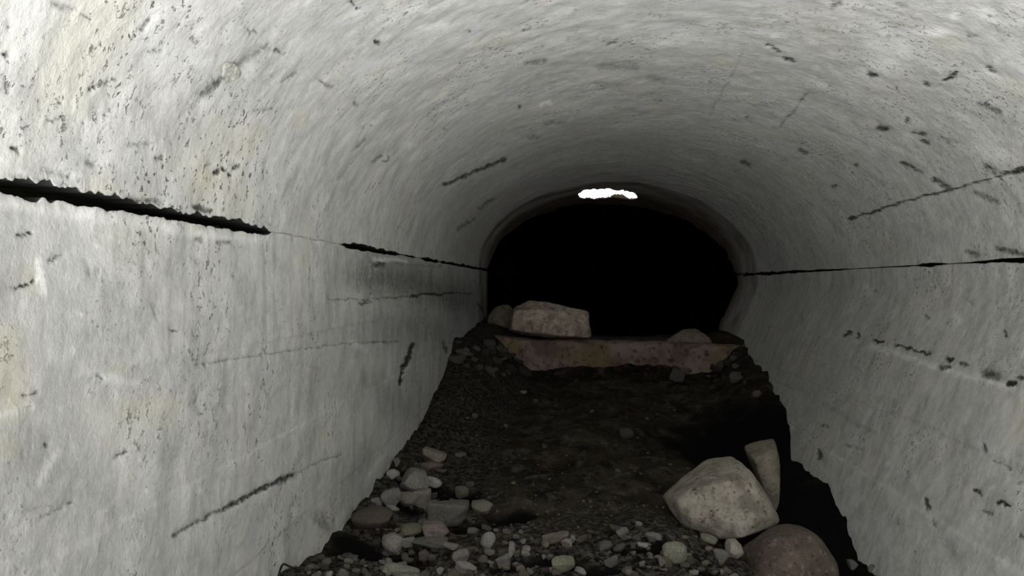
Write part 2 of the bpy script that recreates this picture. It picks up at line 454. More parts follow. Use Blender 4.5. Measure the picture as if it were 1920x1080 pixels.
def finish(name, X, Y, Z, nx, nz, mat, stain_and_shade, pale, ochre, flip, keep=None, disp_mask=None, shaded_cols=()):
    """displace a grid along its section normal, add the marks, link it"""
    a = YU / np.maximum(Y, .3)
    pu, pv = X / UM * a, (Z - CH) / UM * a
    ok = Y > 1.35
    st = np.where(ok, strokes(stain_and_shade, pu, pv), 0)
    pa = np.where(ok, strokes(pale, pu, pv, 4), 0)
    oc = np.where(ok, strokes(ochre, pu, pv, 8), 0)
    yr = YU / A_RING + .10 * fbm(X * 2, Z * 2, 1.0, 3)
    rust_and_shade = sstep(-.05, .25, Y - yr) * (.62 + .3 * fbm(X * 3, Y * 3, Z * 3, 3)).clip(.2, .95)
    rust_and_shade = np.maximum(rust_and_shade, sstep(.4, 1.6, Y - yr))  # over the brown stain, painted shade deepening towards the lining's end
    for c in shaded_cols: st[:, c] = 2.0  # joint lips painted near-black as the shade inside the gap
    da = np.where(ok, strokes(LEFT_DARK, pu, pv, 14), 0) if name == 'wall_left' else np.zeros_like(X)
    d = undulate(X, Y, Z) - .010 * np.clip(st, 0, 1) + .004 * pa
    if disp_mask is not None: d = d * disp_mask
    X = X + nx * d
    Z = Z + nz * d
    nr, nc = X.shape
    V = np.stack([X, Y, Z], -1).reshape(-1, 3)
    o = link_mesh(name, V, grid_faces(nr, nc, flip, keep), mat, True,
                  dict(stain_and_shade=st.ravel(), pale=pa.ravel(), ochre=oc.ravel(), rust_and_shade=rust_and_shade.ravel(), damp=da.ravel()))
    return o


# ---- left wall: rows run along the tunnel, columns from the foot up to the joint, last column turns back into the joint
def build_left():
    a = a_rows(A_END_W, 110, 300)
    Y = np.concatenate([YU / a, MOUTH_Y])
    aa = YU / np.maximum(Y, .35)
    c = np.linspace(0, 1, 330)
    top = SPL - joint_left(aa) * (1 + .45 * jag(aa, 1.7)).clip(.1, 2)
    top = np.where(joint_left(aa) <= .02, SPL - .02, top)
    z = -235 + (top[:, None] + 235) * c[None, :]
    X = np.full_like(z, LW) * UM
    Yg = np.repeat(Y[:, None], len(c), 1)
    # formwork boards: a hair's breadth of step at each board edge
    for zz, s in ((-28, .004), (-78, -.004), (-128, .003)):
        X = X + s * sstep(-.6, .6, z - zz)
    X = X + .02 * sstep(5, 0, YU / Yg * 0 + np.abs(z - top[:, None])) * fbm(Yg * 9, z * .12, 2., 3) * .4
    # end of the wall crumbles a little
    Yg = Yg + np.where(Yg > YU / 1.02, .10 * fbm(z / 22, 1, 4, 3), 0)
    z2 = np.concatenate([z, z[:, -1:], z[:, -1:]], 1)
    X2 = np.concatenate([X, X[:, -1:] - .004, X[:, -1:] - .16], 1)
    Y2 = np.concatenate([Yg, Yg[:, -1:], Yg[:, -1:]], 1)
    mask = np.ones_like(z2)
    mask[:, -1] = 0
    o = finish('wall_left', X2, Y2, CH + z2 * UM, 1.0, 0.0, M_WALL, LEFT_STAIN, LEFT_PALE, LEFT_OCHRE, False, None, mask, (-1, -2))
    return o


def right_x(z):
    d = np.maximum(-z, 0)
    return RW - BATTER * (np.sqrt(d * d + 60) - math.sqrt(60))


def build_right():
    a = np.concatenate([np.linspace(A_END_W, 1.35, 90, endpoint=False), np.linspace(1.35, 3.4, 230), np.linspace(3.45, 8, 40)])
    Y = np.concatenate([YU / a, MOUTH_Y])
    aa = YU / np.maximum(Y, .35)
    c = np.linspace(0, 1, 260)
    top = SPR - joint_right(aa) * (1 + .8 * jag(aa, 6.1)).clip(.05, 2.2)
    z = -250 + (top[:, None] + 250) * c[None, :]
    X = right_x(z) * UM
    for zz, s in ((-62, .010), (-110, -.006), (-160, .008)):
        X = X + s * sstep(-1, 1, z - zz)
    Yg = np.repeat(Y[:, None], len(c), 1)
    Yg = Yg + np.where(Yg > YU / 1.02, .10 * fbm(z / 22, 7, 4, 3), 0)
    z2 = np.concatenate([z, z[:, -1:], z[:, -1:]], 1)
    X2 = np.concatenate([X, X[:, -1:] + .004, X[:, -1:] + .16], 1)
    Y2 = np.concatenate([Yg, Yg[:, -1:], Yg[:, -1:]], 1)
    mask = np.ones_like(z2)
    mask[:, -1] = 0
    return finish('wall_right', X2, Y2, CH + z2 * UM, -1.0, 0.0, M_WALL, RIGHT_STAIN, RIGHT_PALE, RIGHT_OCHRE, True, None, mask, (-1, -2))


def arch(th):
    x = MID - HALF * np.cos(th)
    z = SPL + (SPR - SPL) * (x - LW) / (RW - LW) + RISE * np.sin(th)
    return x, z


NTH = 430
TH = np.linspace(0, math.pi, NTH)
A_END = A_END_C + (A_END_W - A_END_C) * (1 - np.sin(TH)) ** .8 + .012 * fbm(np.arange(NTH) / 16., 2, 2, 3)
HOLE = [(1084, 366), (1092, 357), (1112, 354), (1140, 354), (1168, 357), (1186, 361), (1197, 368), (1188, 375), (1172, 374), (1150, 371), (1128, 373), (1104, 374), (1090, 373)]


def inside(poly, x, y):
    r = np.zeros(x.shape, bool)
    n = len(poly)
    for i in range(n):
        (x0, y0), (x1, y1) = poly[i], poly[(i + 1) % n]
        c = ((y0 > y) != (y1 > y)) & (x < (x1 - x0) * (y - y0) / ((y1 - y0) or 1e-9) + x0)
        r ^= c
    return r


def build_vault():
    n_far, n_near = 190, 330
    rows = []
    base = a_rows(0.0, n_far, n_near)      # only the parametrisation: first n_far rows are respread per column
    t = np.linspace(0, 1, n_far, endpoint=False)
    far = A_END[None, :] + (1.35 - A_END[None, :]) * t[:, None]
    near = np.repeat(np.linspace(1.35, 8.2, n_near)[:, None], NTH, 1)
    Y = YU / np.concatenate([far, near], 0)
    Y = np.concatenate([Y, np.repeat(np.array(MOUTH_Y)[:, None], NTH, 1)], 0)
    aa = YU / np.maximum(Y, .35)
    x, z = arch(TH)
    X = np.repeat(x[None, :], len(Y), 0)
    Z = np.repeat(z[None, :], len(Y), 0)
    gl = joint_left(aa[:, 0]) * (1 + .85 * jag(aa[:, 0], 4.4)).clip(.1, 2)
    gr = joint_right(aa[:, -1]) * (1 + .8 * jag(aa[:, -1], 9.4)).clip(.05, 2.2)
    Z = Z + gl[:, None] * np.exp(-((Z - SPL) / 4.) ** 2) * (TH < 1)[None, :] + gr[:, None] * np.exp(-((Z - SPR) / 4.) ** 2) * (TH > 2)[None, :]
    # turn the lower edges back into the joints
    X = np.concatenate([X[:, :1] - .16 / UM, X[:, :1] - .004 / UM, X, X[:, -1:] + .004 / UM, X[:, -1:] + .16 / UM], 1)
    Z = np.concatenate([Z[:, :1], Z[:, :1], Z, Z[:, -1:], Z[:, -1:]], 1)
    Y = np.concatenate([Y[:, :1], Y[:, :1], Y, Y[:, -1:], Y[:, -1:]], 1)
    nx = np.concatenate([[0, 1], np.cos(TH), [-1, 0]])[None, :]
    nz = np.concatenate([[0, 0], -np.sin(TH), [0, 0]])[None, :]
    # faces left out where the crown has fallen in
    a = YU / np.maximum(Y, .3)
    px, py = VX + X * a, VY - Z * a
    cx = .25 * (px[:-1, :-1] + px[1:, :-1] + px[:-1, 1:] + px[1:, 1:])
    cy = .25 * (py[:-1, :-1] + py[1:, :-1] + py[:-1, 1:] + py[1:, 1:])
    hole = inside(HOLE, cx + 2.2 * fbm(cx / 9, cy / 4, 1, 2), cy + 1.3 * fbm(cx / 7, cy / 5, 5, 2)) & (Y[:-1, :-1] > 11.5)
    o = finish('ceiling', X * UM, Y, CH + Z * UM, nx, nz, M_VAULT, VAULT_STAIN, VAULT_PALE, VAULT_OCHRE, False, ~hole, None, (0, 1, -1, -2))
    # rim of the hole: the thickness of the lining there
    bm = bmesh.new()
    bm.from_mesh(o.data)
    hv = [e for e in bm.edges if e.is_boundary and all(11.8 < v.co.y < 14.65 and v.co.z > CH + 1.30 and abs(v.co.x - .72) < .75 for v in e.verts)
          and min(v.co.y for v in e.verts) < YU / (A_END_C + .02)]
    if hv:
        ret = bmesh.ops.extrude_edge_only(bm, edges=hv)
        for v in [g for g in ret['geom'] if isinstance(g, bmesh.types.BMVert)]:
            v.co.z += .012 + .03 * random.random() ** 2 + .05 * max(0., math.sin((v.co.x - .75) * 9)) * (v.co.x > .75) * (v.co.y > 13.3)
    loose = [v for v in bm.verts if not v.link_faces]
    bmesh.ops.delete(bm, geom=loose, context='VERTS')
    bm.to_mesh(o.data)
    bm.free()
    return o


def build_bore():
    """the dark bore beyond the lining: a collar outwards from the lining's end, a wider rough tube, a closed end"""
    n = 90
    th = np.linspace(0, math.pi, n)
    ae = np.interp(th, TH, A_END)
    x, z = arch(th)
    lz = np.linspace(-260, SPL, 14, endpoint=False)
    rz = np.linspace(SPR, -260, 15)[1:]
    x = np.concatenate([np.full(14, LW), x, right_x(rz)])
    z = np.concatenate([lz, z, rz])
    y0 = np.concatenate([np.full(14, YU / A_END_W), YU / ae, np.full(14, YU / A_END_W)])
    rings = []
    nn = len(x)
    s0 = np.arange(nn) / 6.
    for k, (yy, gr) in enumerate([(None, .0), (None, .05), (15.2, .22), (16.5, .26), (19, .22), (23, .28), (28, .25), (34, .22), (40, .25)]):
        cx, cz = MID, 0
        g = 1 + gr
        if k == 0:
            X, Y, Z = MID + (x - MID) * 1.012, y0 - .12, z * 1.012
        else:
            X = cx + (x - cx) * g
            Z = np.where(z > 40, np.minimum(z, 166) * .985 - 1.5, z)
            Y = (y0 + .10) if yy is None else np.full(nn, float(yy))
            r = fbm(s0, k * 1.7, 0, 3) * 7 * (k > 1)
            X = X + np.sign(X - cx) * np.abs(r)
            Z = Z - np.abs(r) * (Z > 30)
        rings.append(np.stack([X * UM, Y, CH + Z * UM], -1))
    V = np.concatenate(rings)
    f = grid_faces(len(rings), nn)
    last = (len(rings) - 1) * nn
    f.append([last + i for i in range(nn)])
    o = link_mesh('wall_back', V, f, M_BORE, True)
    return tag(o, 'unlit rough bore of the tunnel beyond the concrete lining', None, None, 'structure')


def build_recess(name, x0, sp, sgn):
    Y = np.linspace(.4, 13.4, 120)
    X = np.full_like(Y, x0 * UM + sgn * .15)
    V = np.concatenate([np.stack([X, Y, np.full_like(Y, CH + (sp - 14) * UM)], -1), np.stack([X + sgn * .02 * fbm(Y * 4, 1, 1), Y, np.full_like(Y, CH + (sp + 14) * UM)], -1)])
    o = link_mesh(name, V, grid_faces(2, len(Y)), M_RECESS)
    return o


tag(build_left(), 'pale grey concrete side wall left of the tunnel, with board marks and an open joint on top', None, None, 'structure')
tag(build_right(), 'grey concrete side wall right of the tunnel, with a crumbling seam', None, None, 'structure')
tag(build_vault(), 'grey concrete barrel vault, pitted, with a hole at the far crown', None, None, 'structure')
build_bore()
tag(build_recess('trim_1', LW, SPL, -1), 'backing strip deep inside the open joint over the left wall, coloured as its shade', None, None, 'structure')
tag(build_recess('trim_2', RW, SPR, 1), 'backing strip deep inside the open joint over the right wall, coloured as its shade', None, None, 'structure')

# ------------------------------------------------------------------ floor
FL = ([.3, .93, 1.0, 1.2, 1.45, 1.52, 1.79, 2.07, 2.48, 2.9, 3.66, 5, 9], [150, 140, 62, 68, 76, 97, 133, 146, 156, 161, 147, 146, 146])
FR = ([.3, .93, 1.0, 1.14, 1.3, 1.6, 1.77, 2.13, 2.42, 2.54, 3.5, 9], [190, 180, 84, 88, 114, 143, 184, 190, 213, 216, 216, 210])
FC = ([.3, .95, 1.03, 1.16, 1.22, 1.5, 2.0, 2.5, 3.0, 3.7, 5, 9], [190, 190, 94, 92, 147, 155, 160, 166, 166, 157, 158, 158])
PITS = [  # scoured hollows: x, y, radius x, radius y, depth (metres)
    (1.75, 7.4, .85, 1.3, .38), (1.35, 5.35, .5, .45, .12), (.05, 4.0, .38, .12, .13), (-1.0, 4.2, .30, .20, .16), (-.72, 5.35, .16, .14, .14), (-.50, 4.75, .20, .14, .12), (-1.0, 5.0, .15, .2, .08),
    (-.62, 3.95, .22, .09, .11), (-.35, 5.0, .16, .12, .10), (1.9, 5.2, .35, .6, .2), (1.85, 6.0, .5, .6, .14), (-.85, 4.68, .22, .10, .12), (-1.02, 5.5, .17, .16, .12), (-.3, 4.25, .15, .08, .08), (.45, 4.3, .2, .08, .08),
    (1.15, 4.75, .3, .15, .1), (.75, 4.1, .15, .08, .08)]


def floor_z(X, Y, rough=True):
    X, Y = np.asarray(X, float), np.asarray(Y, float)
    a = YU / np.maximum(Y, .4)
    l, r, c = np.interp(a, *FL), np.interp(a, *FR), np.interp(a, *FC)
    xl = LW * UM
    xr = (RW - BATTER * (r - 7)) * UM
    wl = np.interp(a, [1.0, 1.6, 2.2], [.95, .8, .6])
    wr = np.interp(a, [1.0, 1.25, 1.5, 2.2], [.35, .5, 1.1, 1.5])
    tl = sstep(0, 1, (X - xl) / wl)
    tr = sstep(0, 1, (xr - X) / wr)
    d = c + (l - c) * (1 - tl) + (r - c) * (1 - tr)
    z = CH - d * UM
    for px, py, rx, ry, dep in PITS:
        q = ((X - px) / rx) ** 2 + ((Y - py) / ry) ** 2
        z = z - dep * np.exp(-q * 1.2) * sstep(.05, .75, xr - X) * sstep(0, .3, X - xl)
    if rough:
        z = z + .035 * fbm(X * 2.2, Y * 2.2, 4.2, 3) + .030 * fbm(X * 7, Y * 7, 1.2, 3) * sstep(14, 9, Y)
    return z


def build_floor():
    ys = np.concatenate([np.linspace(.4, 2.0, 14, endpoint=False), YU / np.linspace(YU / 2.0, .87, 420), np.linspace(15.2, 40, 12)])
    xs = np.linspace(-1.7, 3.1, 420)
    X, Y = np.meshgrid(xs, ys)
    Z = floor_z(X, Y)
    a = YU / np.maximum(Y, .4)
    px, py = VX + X / UM * a, VY - (Z - CH) / UM * a
    floor_shade = np.zeros_like(X)
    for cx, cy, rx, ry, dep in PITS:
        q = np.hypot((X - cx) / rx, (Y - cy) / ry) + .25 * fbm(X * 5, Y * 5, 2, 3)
        floor_shade = np.maximum(floor_shade, sstep(1.25, .7, q))  # shade painted in the hollows and the gaps between stones
    floor_shade = np.maximum(floor_shade, sstep(11.7, 12.6, Y))  # floor beyond the sill painted black as unlit
    grav = sstep(5.4, 4.2, Y + .5 * fbm(X * 3, Y * 3, 6, 3)) * .9
    grav = np.maximum(grav, sstep(-.2, -.75, X + .2 * fbm(X * 4, Y * 4, 3, 3)) * .75)
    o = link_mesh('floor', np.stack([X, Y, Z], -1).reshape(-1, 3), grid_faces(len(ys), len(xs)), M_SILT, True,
                  dict(floor_shade=floor_shade.ravel(), gravelly=grav.ravel()))
    return tag(o, 'dark silt and gravel floor of the tunnel, scoured and uneven', None, None, 'structure')


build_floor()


# ------------------------------------------------------------------ stones
def rock_mesh(name, planes, level, noise_amp, seed, sharp=14., nscale=3.):
    """a faceted stone: a ball trimmed by planes (normal, distance), softly blended, roughened"""
    bm = bmesh.new()
    bmesh.ops.create_icosphere(bm, subdivisions=level, radius=1)
    D = np.array([v.co[:] for v in bm.verts])
    N = np.array([p[0] for p in planes], float)
    N /= np.linalg.norm(N, axis=1)[:, None]
    H = np.array([p[1] for p in planes], float)
    dots = D @ N.T
    q = np.maximum(dots, 1e-4) / H[None, :]
    inv = (q ** sharp).sum(1) ** (1 / sharp)        # soft maximum of 1/radius
    r = 1 / inv
    s = H.min()
    P = D * r[:, None]
    k = nscale / max(s, 1e-3) * .35
    n = fbm(P[:, 0] * k + seed, P[:, 1] * k, P[:, 2] * k, 4)
    n2 = fbm(P[:, 0] * k * 5, P[:, 1] * k * 5 + seed, P[:, 2] * k * 5, 3)
    n2 = np.abs(n2) * -1.0
    P = P + D * ((n + .45 * n2) * noise_amp * s)[:, None]
    for v, p in zip(bm.verts, P): v.co = p
    bmesh.ops.recalc_face_normals(bm, faces=bm.faces)
    me = bpy.data.meshes.new(name)
    bm.to_mesh(me)
    bm.free()
    me.polygons.foreach_set('use_smooth', np.ones(len(me.polygons), dtype=bool))
    me.materials.append(M_STONE)
    return me


def outline_rock(name, pts, Y, thick, color, label, cat='rock', group=None, facets=6, seed=0, amp=.05, level=5, tilt=.25, sharp=18., base=None):
    """a stone whose silhouette was measured on the photo at distance Y; pts in pixels, thick in metres"""
    rnd = random.Random(seed)
    P = [((x - VX) / F * Y, CH + (VY - y) / F * Y) for x, y in pts]
    cx, cz = sum(p[0] for p in P) / len(P), sum(p[1] for p in P) / len(P)
    P = [(x - cx, z - cz) for x, z in P]
    area = sum(P[i][0] * P[(i + 1) % len(P)][1] - P[(i + 1) % len(P)][0] * P[i][1] for i in range(len(P)))
    if area < 0: P = P[::-1]
    planes = []
    for i in range(len(P)):
        (x0, z0), (x1, z1) = P[i], P[(i + 1) % len(P)]
        n = Vector((z1 - z0, x0 - x1)).normalized()
        h = n.x * x0 + n.y * z0
        if h < .005: h = .005
        t = rnd.uniform(-tilt, tilt)
        planes.append(((n.x, t, n.y), h / math.sqrt(1 + t * t)))
    planes += [((rnd.uniform(-.2, .2), -1, rnd.uniform(.0, .3)), thick * .5), ((0, 1, 0), thick * .5)]
    w = max(abs(p[0]) for p in P)
    for i in range(facets):
        an = rnd.uniform(0, 2 * math.pi)
        e = rnd.uniform(.5, .95)
        n = Vector((math.cos(an) * e, -1 * rnd.choice((1, 1, -1)), math.sin(an) * e)).normalized()
        sup = max(n.x * x + n.z * z for x, z in P)
        planes.append((tuple(n), .80 * (sup + abs(n.y) * thick * .5)))
    me = rock_mesh(name, planes, level, amp, seed * 3.1, sharp)
    o = bpy.data.objects.new(name, me)
    o.location = (cx, Y, cz)
    o.color = (*color, 1)
    COL.objects.link(o)
    return tag(o, label, cat, group)


# ---- the sill across the floor
def build_sill():
    n = 150
    t = np.linspace(0, 1, n)
    x = np.linspace(-1.30, 2.62, n)
    y = YU / 1.2 + .0 * x + .05 * fbm(t * 6, 1, 1, 3)
    zt = CH - 88 * UM + .016 * fbm(t * 9, 2, 7, 4) - .055 * sstep(.2, 1, t) + .05 * sstep(.25, 0, t)
    prof_ = [(-.10, -.62), (-.04, -.40), (.0, -.20), (.015, -.06), (.04, -.012), (.09, 0), (.30, .0), (.55, -.02), (.58, -.6)]
    V = []
    for dy, dz in prof_:
        x = -1.225 + t * (right_x(-88 + dz / UM) * UM - .03 + 1.225)
        V.append(np.stack([x, y + dy + .035 * fbm(x * 5, dz * 6, 3, 4), zt + dz + .014 * fbm(x * 7, dz * 9 + dy * 9, 8, 3)], -1))
    V = np.concatenate(V)
    f = grid_faces(len(prof_), n)
    f.append([i * n for i in range(len(prof_))][::-1])
    f.append([i * n + n - 1 for i in range(len(prof_))])
    o = link_mesh('concrete_sill', V, f, M_SILL)
    sub = o.modifiers.new('detail', 'SUBSURF')
    sub.levels = sub.render_levels = 1
    return tag(o, 'low reddish concrete sill running across the tunnel floor beneath the slab', 'sill', None, 'thing')


build_sill()

TAN, GREY, PINK, PALE = (.34, .31, .25), (.27, .265, .25), (.30, .24, .215), (.58, .57, .54)
OLIVE, DARK = (.22, .215, .15), (.13, .125, .115)

outline_rock('rock_slab', [(952, 622), (957, 592), (982, 566), (1003, 565), (1052, 573), (1104, 583), (1108, 602), (1107, 632), (1060, 634), (1000, 630)], 11.35, .75,
             (.84, .69, .55), 'large brownish slab of stone lying on the left end of the sill', 'rock', seed=3, facets=4, amp=.08, sharp=30, level=6)
outline_rock('rock', [(917, 612), (919, 588), (932, 576), (955, 574), (968, 590), (966, 618), (938, 622)], 11.75, .4,
             (.26, .23, .15), 'small dark stone wedged between the slab and the left wall', 'rock', seed=5, facets=4)
outline_rock('rock', [(1246, 641), (1266, 628), (1284, 621), (1312, 620), (1325, 630), (1330, 646), (1280, 650)], 11.2, .4,
             (.36, .29, .22), 'flat brown stone lying on the right end of the sill', 'rock', seed=6, facets=4)
outline_rock('boulder', [(1250, 922), (1270, 903), (1312, 890), (1350, 864), (1362, 862), (1394, 870), (1418, 896), (1440, 926), (1452, 944), (1436, 978), (1413, 1004), (1400, 1006), (1372, 996), (1342, 1002), (1296, 984), (1254, 962)], 5.05, .62,
             (.46, .425, .35), 'large angular pale tan boulder on the right of the floor', 'boulder', seed=9, facets=9, amp=.06, sharp=34, level=6)
outline_rock('boulder', [(1398, 852), (1424, 838), (1452, 833), (1460, 850), (1460, 890), (1452, 940), (1438, 962), (1420, 905)], 5.55, .34,
             (.26, .24, .18), 'narrow upright wedge of rock leaning behind the large tan boulder', 'boulder', seed=12, facets=4, amp=.05)
outline_rock('boulder', [(1394, 1062), (1402, 1030), (1428, 1006), (1468, 990), (1500, 988), (1540, 1004), (1562, 1030), (1570, 1060), (1566, 1100), (1530, 1130), (1450, 1135), (1404, 1110)], 4.55, .50,
             (.125, .092, .072), 'rounded reddish brown boulder at the foot of the right wall', 'boulder', seed=15, facets=5, amp=.05, sharp=12, level=6)


# ---- stones one can pick out, by the pixel of their centre, their width and height in pixels
_protos = {}


def proto(kind, seed):
    key = (kind, seed)
    if key in _protos: return _protos[key]
    rnd = random.Random(seed * 7 + 1)
    planes = []
    for i in range(9 if kind != 'round' else 20):
        n = Vector((rnd.gauss(0, 1), rnd.gauss(0, 1), rnd.gauss(0, 1))).normalized()
        planes.append((tuple(n), rnd.uniform(.58, .95) if kind != 'round' else rnd.uniform(.8, 1)))
    for ax in ((1, 0, 0), (-1, 0, 0), (0, 0, 1), (0, 0, -1), (0, 1, 0), (0, -1, 0)):
        planes.append((ax, 1.0))
    me = rock_mesh('stone', planes, 4, .10 if kind != 'round' else .05, seed, 30. if kind != 'round' else 12., 3.)
    _protos[key] = me
    return me


def stone(px, py, w, h, color, label, kind='angular', seed=0, group=None, cat='stone', name='stone', roll=0., bury=.12):
    g = ground_hit(px, py + h * .42)
    s = g.y / F
    me = proto(kind, seed % 9)
    o = bpy.data.objects.new(name, me)
    sx, sz = w * s * .53, h * s * .55
    sy = (sx + sz) * .5
    o.scale = (sx, sy, sz)
    o.rotation_euler = (0, roll, 0)
    o.location = (g.x, g.y + sy * .5, g.z + sz * (1 - bury * 1.5))
    o.color = (*color, 1)
    COL.objects.link(o)
    return tag(o, label, cat, group)


S = [
    (814, 860, 42, 34, TAN, 'tan angular stone, farthest up the heap by the left wall', 'angular', 1),
    (806, 878, 40, 16, PINK, 'flat brownish stone lying just in front of the farthest tan stone', 'angular', 2),
    (736, 891, 22, 20, PALE, 'pale stone resting against the foot of the left wall', 'round', 3),
    (776, 912, 54, 42, (.33, .335, .28), 'largest greenish grey stone of the cluster by the left wall', 'angular', 4),
    (789, 938, 36, 30, (.40, .37, .32), 'pinkish grey stone leaning on the largest stone of the left cluster', 'angular', 5),
    (812, 908, 32, 21, (.98, .98, .95), 'bright white oval stone in the cluster by the left wall', 'round', 6),
    (732, 938, 32, 30, (.36, .345, .34), 'pointed mauve grey stone at the left of the cluster', 'angular', 7),
    (764, 942, 36, 25, (.32, .28, .25), 'brown stone between the mauve grey stone and the pinkish one', 'angular', 8),
    (734, 956, 24, 10, (.42, .40, .35), 'thin pale chip lying in front of the mauve grey stone', 'angular', 2),
    (706, 942, 20, 16, (.36, .35, .33), 'small pale stone touching the left wall beside the mauve grey stone', 'angular', 3),
    (744, 868, 14, 14, (.28, .26, .25), 'small dim stone at the left wall above the pale one', 'angular', 6),
    (694, 978, 80, 36, (.15, .125, .10), 'broad brown rock lying against the left wall', 'round', 8),
    (836, 968, 78, 40, (.20, .195, .18), 'dark grey flat rock in front of the left cluster', 'angular', 5),
    (808, 956, 26, 24, (.23, .235, .21), 'small grey stone at the left end of the dark flat rock', 'angular', 7),
    (848, 956, 24, 16, (.26, .22, .20), 'small brown stone lying on the far edge of the dark flat rock', 'angular', 1),
    (904, 956, 40, 24, (.27, .275, .22), 'greenish grey stone standing alone right of the dark flat rock', 'angular', 8),
    (866, 926, 28, 24, OLIVE, 'olive brown stone half sunk in silt right of the white oval stone', 'round', 2),
    (766, 1000, 50, 20, OLIVE, 'flat olive stone in front of the broad brown rock', 'angular', 4),
    (814, 1002, 60, 28, (.30, .235, .22), 'pinkish flat stone in front of the dark grey flat rock', 'angular', 6),
    (806, 1018, 60, 22, (.17, .17, .155), 'dark flat stone lying just below the pinkish flat stone', 'angular', 3),
    (735, 1030, 38, 38, (.40, .36, .33), 'speckled pale pink stone at the near left', 'angular', 8),
    (764, 1019, 24, 16, (.36, .36, .32), 'small pale stone right of the speckled pink stone', 'angular', 5),
    (914, 1019, 28, 34, (.40, .39, .38), 'upright rounded light grey stone in the near rubble', 'round', 4),
    (846, 1028, 28, 17, (.35, .31, .30), 'pink grey stone left of the upright rounded light grey stone', 'angular', 1),
    (864, 1050, 28, 24, (.36, .34, .33), 'chunky grey stone below the upright rounded light grey stone', 'angular', 7),
    (872, 1068, 38, 16, (.35, .33, .32), 'flat grey stone in front of the chunky grey stone', 'angular', 2),
    (752, 1076, 66, 22, (.36, .36, .29), 'pale olive slab at the bottom edge of the picture', 'angular', 0),
    (958, 1036, 16, 28, (.36, .34, .33), 'narrow upright grey stone in the near rubble', 'angular', 6),
    (987, 1032, 18, 14, (.33, .32, .32), 'small grey stone right of the narrow upright grey stone', 'round', 1),
    (1040, 1012, 52, 16, (.25, .215, .18), 'long brown flat stone in the middle of the near rubble', 'angular', 5),
    (1062, 1018, 18, 16, (.33, .31, .27), 'small tan stone at the right end of the long brown flat stone', 'angular', 3),
    (1056, 1064, 42, 26, (.27, .275, .20), 'olive stone at the bottom middle of the floor', 'angular', 7),
    (1267, 1040, 48, 36, (.30, .30, .235), 'rounded olive grey stone in front of the large tan boulder', 'round', 5),
    (1379, 1036, 30, 32, (.46, .43, .37), 'pale stone between the large tan boulder and the reddish boulder', 'angular', 4),
    (1353, 1044, 30, 24, (.22, .22, .205), 'grey rounded stone left of the pale stone by the reddish boulder', 'round', 6),
    (1332, 1016, 34, 16, (.30, .30, .24), 'flat olive pale stone just under the large tan boulder', 'angular', 8),
    (1373, 1014, 22, 15, (.30, .30, .26), 'small grey stone tucked under the right edge of the large tan boulder', 'angular', 2),
    (1206, 1026, 20, 13, (.50, .48, .46), 'small bright stone in the rubble left of the rounded olive grey stone', 'angular', 1),
    (1168, 1003, 22, 16, (.28, .29, .25), 'small triangular grey stone at the middle of the near rubble', 'angular', 7),
    (1226, 1007, 30, 12, (.25, .25, .22), 'thin flat grey stone left of the large tan boulder', 'angular', 3),
    (1176, 814, 28, 20, (.12, .12, .115), 'lone dim grey stone half sunk in the dark silt', 'round', 2),
    (981, 736, 14, 7, (.50, .48, .44), 'tiny pale stone on the silt just before the sill', 'round', 4),
    (1420, 739, 16, 14, (.30, .25, .23), 'small pinkish stone against the right wall near the sill', 'round', 3),
    (1640, 1068, 26, 14, (.26, .26, .26), 'small grey stone at the foot of the right wall beside the reddish boulder', 'angular', 5),
    (1600, 1062, 22, 14, (.22, .22, .22), 'dim grey stone right of the reddish boulder', 'angular', 6),
]
for i, (px, py, w, h, c, lab, kind, seed) in enumerate(S):
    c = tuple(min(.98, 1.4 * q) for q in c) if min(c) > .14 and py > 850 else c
    stone(px, py, w, h, c, lab, kind, seed, None, roll=random.uniform(-.2, .2))

# ---- rubble: smaller stones, each an object; regions are photo areas of the floor
FIELDS = [
    ('small mixed grey stone in the loose rubble along the bottom edge', 'loose rubble along the bottom edge', 95, (720, 985, 1250, 1085), (8, 22), 1.0),
    ('small pale stone in the gravel where the left wall meets the bottom edge', 'gravel stones by the left wall at the bottom edge', 34, (560, 1045, 735, 1085), (8, 18), 1.15),
    ('small stone in the rubble beneath and before the large tan boulder', 'rubble under the large tan boulder', 40, (1180, 1000, 1400, 1085), (7, 20), 1.0),
    ('small stone in the dark gaps of the left heap', 'small stones in the left heap', 30, (690, 850, 900, 985), (6, 16), .8),
    ('tiny stone scattered on the dark silt', 'tiny stones on the silt', 46, (850, 710, 1300, 985), (4, 9), .75),
    ('small dim stone in the debris on the left end of the sill', 'debris by the left wall at the sill', 40, (850, 635, 985, 705), (7, 24), .75),
    ('small dim stone in the debris below the right end of the sill', 'debris at the right end of the sill', 34, (1250, 655, 1405, 720), (7, 20), .85),
]
rr = random.Random(5)
for lab, grp, n, (x0, y0, x1, y1), (s0, s1), tone in FIELDS:
    k = 0
    while k < n:
        px, py = rr.uniform(x0, x1), rr.uniform(y0, y1)
        g = ground_hit(px, py)
        xr = (RW - BATTER * 200) * UM
        if g.x < LW * UM + .03 or g.x > 2.4 or (1380 < px < 1590 and py > 985): continue
        w = rr.uniform(s0, s1) * (1 if rr.random() < .75 else 1.35)
        base = rr.choice([TAN, GREY, PINK, GREY, OLIVE, DARK, (.36, .35, .33), (.2, .17, .14)])
        t = tone * rr.uniform(.35, 1.15) * (1.0 if rr.random() < .75 else 1.5)
        stone(px, py, w, w * rr.uniform(.45, .85), tuple(min(.8, c * t) for c in base), lab, rr.choice(['angular', 'angular', 'round']), rr.randrange(9), grp,
              name='pebble', cat='pebble', roll=rr.uniform(-.5, .5))
        k += 1


